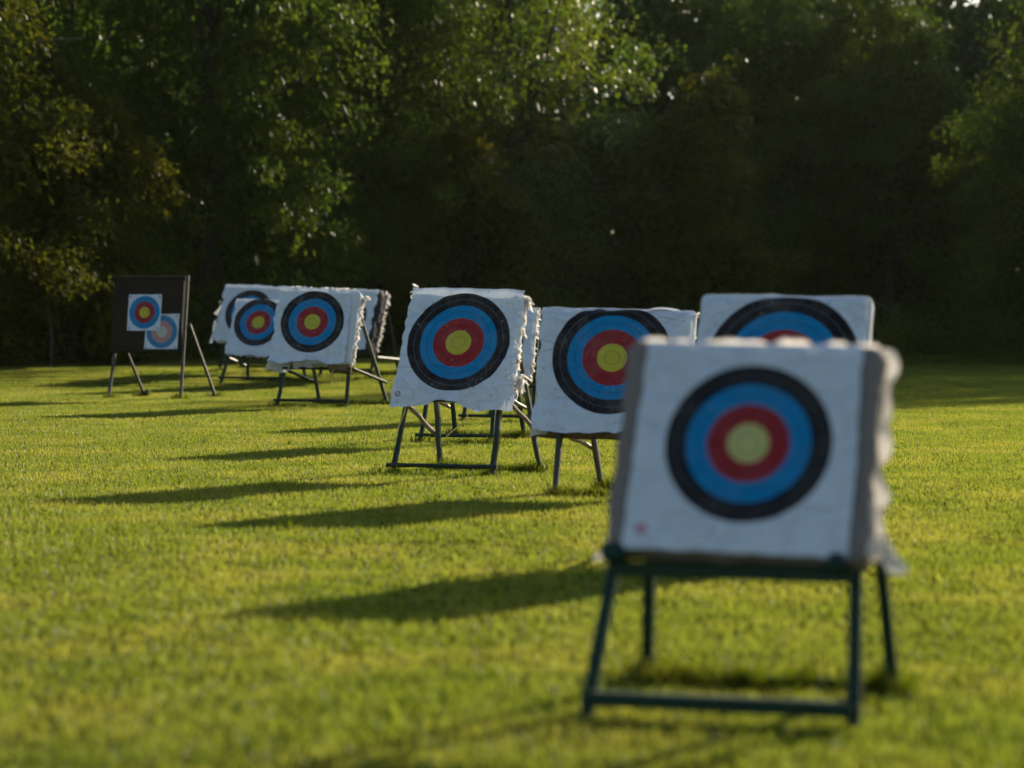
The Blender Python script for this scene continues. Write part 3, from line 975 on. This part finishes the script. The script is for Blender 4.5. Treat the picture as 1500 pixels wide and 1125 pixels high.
# --- furthest white target
T = Target((-5.13, 47.2, 1.34), YAW, 24, -2.0, "furthest white target at the back left, its left edge torn and flapping", .15, uc=.15)
T.boss(-.60, .66, -.62, .60, M["white_cloth"], .05, .015, 5, 61, n=24)
T.face([(-.60, .62), (.66, .60), (.66, -.60), (-.66, -.62)], face_mat("face_print_far", .488, 9), vtop=.62, wr=.026, seed=14, rag=.03, n=50)
T.sheet("loose_corner", lambda a, b: (-.60 - .20 * a * b, .22 - .32 * b + .12 * a, -.02 - .10 * a + .02 * math.sin(b * 7)), M["loose_cloth"])
T.sheet("loose_corner", lambda a, b: (-.62 - .10 * a, -.15 - .50 * b, .01 - .06 * a + .02 * math.sin(b * 9)), M["white_cloth"])
T.fringe((-.62, -.6, 0), (-.62, .4, 0), 60, .06, (-1, 0), seed=28, wide=.03)
T.stand(-.66, .66, M["dark_green_paint"], thick=.065, foot_w=1.15, top_w=.95, depth=1.1, rail_z=.16)

# --- back right of the ragged one, with a dark fluffy side
T = Target((-3.17, 45.4, 1.27), YAW + 6, 23, -2.0, "white target with a dark navy frayed side, right of the ragged one", .36, uc=.12)
T.boss(-.60, .655, -.64, .60, M["navy_foam"], .06, .02, 7, 71, n=24, edge_lump=.03)
T.face([(-.60, .60), (.63, .58), (.62, -.65), (-.62, -.65)], face_mat("face_print_navy", .488, 10), vtop=.61, wr=.014, seed=15, rag=.02, n=50, w0=.02)
T.fringe((.66, -.62, -.33), (.66, .62, -.33), 130, .09, (1, .1), seed=29, wide=.022)
T.fringe((.45, .61, -.2), (.66, .63, -.3), 30, .10, (.2, 1), seed=30, wide=.025)
T.stand(-.66, .50, M["dark_green_paint"], M["green_paint"], thick=.068, foot_w=1.05, top_w=.9, depth=1.1, rail_z=.16)

# --- brown foam target on the far left with two small faces
T = Target((-5.84, 38.7, 1.376), YAW, 9, 0, "dark brown foam board target on the far left with two small paper faces pinned on", .12)
T.boss(-.605, .60, -.63, .605, M["brown_foam"], .015, .002, 3, 81, n=14)
for zz_ in (.58, -.60):
    MB().bar(T.P(-.615, zz_, -.055), T.P(.61, zz_, -.055), .06, .145, up=T.w, square=True).build("edge_batten", M["brown_foam"], T.root)
PAPER = [(-.288, .288), (.288, .288), (.288, -.294), (-.288, -.294)]
o = T.face(PAPER, face_mat("face_print_faded", .266, 11, spot=True, faded=True, wear=1.2), wr=.006, rag=.004, seed=16, n=36, w0=.008, cu=.28, cv=-.297, pins=True)
o["label"] = "faded lower face, its red and gold bleached pale"
T.face(PAPER, face_mat("face_print_fresh", .266, 12, spot=True), wr=.006, rag=.004, seed=17, n=36, w0=.024, cu=-.033, cv=.013, pins=True)
back = -.055
X_ = Matrix.Translation(-T.base)


def gpt(p, up=0.0):
    q = Vector(p); q.z = g_height(q.x, q.y) + up
    return q


fl = []
for s in (-1, 1):
    top = T.C + T.u * (.645 if s > 0 else -.605) + T.v * .625 + T.w * -.06
    f = gpt(top - T.v * (top.z / T.v.z))
    up_ = top if s > 0 else T.C + T.u * -.57 + T.v * -.33 + T.w * -.155
    MB().bar(f + (f - up_).normalized() * .1, up_, .045, up=T.w, square=True).build("leg", M["frame_wood"], T.root, xf=X_)
    r_ = gpt(f - T.nh * 1.0 + T.u * .18)
    att = T.C + T.u * (s * .68 if s > 0 else -.46) + T.v * (-.15 if s > 0 else -.44) + T.w * -.155
    MB().bar(r_ + (r_ - att).normalized() * .1, att, .042, up=T.w, square=True).build("rear_leg", M["frame_wood"], T.root, xf=X_)
    fl += [f, r_]
    if s < 0:
        MB().bar(r_ + Vector((.03, 0, -.05)), r_ + Vector((.03, 0, .11)), .09, square=True).build("foot_block", M["frame_wood"], T.root, xf=X_)
TUFTS.append((fl, False, .8))

# --- thin stake by the trees on the left
sx, sy = -9.15, 48.0
sz = g_height(sx, sy)
st = MB().bar((0, 0, -.1), (.01, 0, .92), .035, square=True).build("stake", M["bark"])
st.location = (sx, sy, sz)
tag(st, "thin brown wooden stake standing at the foot of the wood on the far left", "stake")

# ------------------------------------------------------------------ uncut grass round the stands
rg = np.random.default_rng(77)
Vs, Qs, Ts, tones, base = [], [], [], [], 0


def tuft(x, y, n, h, spread):
    global base
    z = g_height(x, y)
    for k in range(n):
        px, py = x + rg.normal(0, spread), y + rg.normal(0, spread)
        a = rg.uniform(0, 6.28); ww = rg.uniform(.003, .006); hh = h * rg.uniform(.45, 1.1); ln = hh * abs(rg.normal(0, .5)); la = rg.uniform(0, 6.28)
        dx, dy = math.cos(a) * ww, math.sin(a) * ww
        mx, my = px + math.cos(la) * ln * .35, py + math.sin(la) * ln * .35
        tx, ty = px + math.cos(la) * ln, py + math.sin(la) * ln
        Vs.extend([(px - dx, py - dy, z - .01), (px + dx, py + dy, z - .01), (mx - dx * .8, my - dy * .8, z + hh * .6), (mx + dx * .8, my + dy * .8, z + hh * .6), (tx, ty, z + hh * .9)])
        Qs.append((base, base + 1, base + 3, base + 2)); Ts.append((base + 2, base + 3, base + 4)); tones.append(rg.random())
        base += 5


for feet, rr, fr in TUFTS:
    f0, f1, r0, r1 = feet
    if feet is fl: f0, r0, f1, r1 = feet
    for p, q in ((f0, fr), (f1, fr), (r0, 1), (r1, 1)):
        for k in range(6):
            if rg.random() < q: tuft(p.x + rg.normal(0, .06), p.y + rg.normal(0, .06), 24, .06 + .08 * q, .04)
    if rr:
        for (a_, b_, q) in ((f0, f1, fr), (r0, r1, 1)):
            for k in range(46 if q == 1 else 24):
                q_ = a_.lerp(b_, rg.random())
                if rg.random() < q: tuft(q_.x + rg.normal(0, .03), q_.y + rg.normal(0, .04), 20, .04 + .07 * q, .035)
for k in range(260):
    y_ = rg.uniform(9, 46); x_ = rg.uniform(-.22, .22) * y_
    tuft(x_, y_, 8, rg.uniform(.07, .11), .03)
for k in range(520):                    # long grass along the foot of the wood
    x_ = rg.uniform(-14, 18)
    y_ = (50 + 9 * min(1, max(0, (x_ + 11) / 8)) if x_ < 2 else 59) - abs(rg.normal(0, .7))
    tuft(x_, y_, 16, rg.uniform(.18, .5), .10)
me = mesh_np("grass_tufts", Vs, Qs, Ts)
at = me.attributes.new("tone", 'FLOAT', 'FACE'); at.data.foreach_set("value", np.array(tones + tones, dtype=np.float32))
tag(link("grass_tufts", me, M["tuft_blade"]), "long uncut grass round the feet and rails of the target stands", "grass", kind="stuff")

# ------------------------------------------------------------------ thin evening haze
hm = bpy.data.materials.new("evening_haze"); hm.use_nodes = True
t = hm.node_tree; t.nodes.clear()
o_ = t.nodes.new("ShaderNodeOutputMaterial")
pv = t.nodes.new("ShaderNodeVolumePrincipled")
pv.inputs["Color"].default_value = (.84, .92, .66, 1)
pv.inputs["Density"].default_value = HAZE
pv.inputs["Anisotropy"].default_value = 0.5
t.links.new(pv.outputs[0], o_.inputs["Volume"])
hb = MB()
x0, x1, y0, y1, z0, z1 = -650, 650, -450, 850, -3.0, 19.0
hb.v = [(x, y, z) for z in (z0, z1) for (x, y) in ((x0, y0), (x1, y0), (x1, y1), (x0, y1))]
hb.f = [(3, 2, 1, 0), (4, 5, 6, 7), (0, 1, 5, 4), (1, 2, 6, 5), (2, 3, 7, 6), (3, 0, 4, 7)]
tag(hb.build("haze", hm), "thin warm evening haze over the field", "haze", kind="stuff")
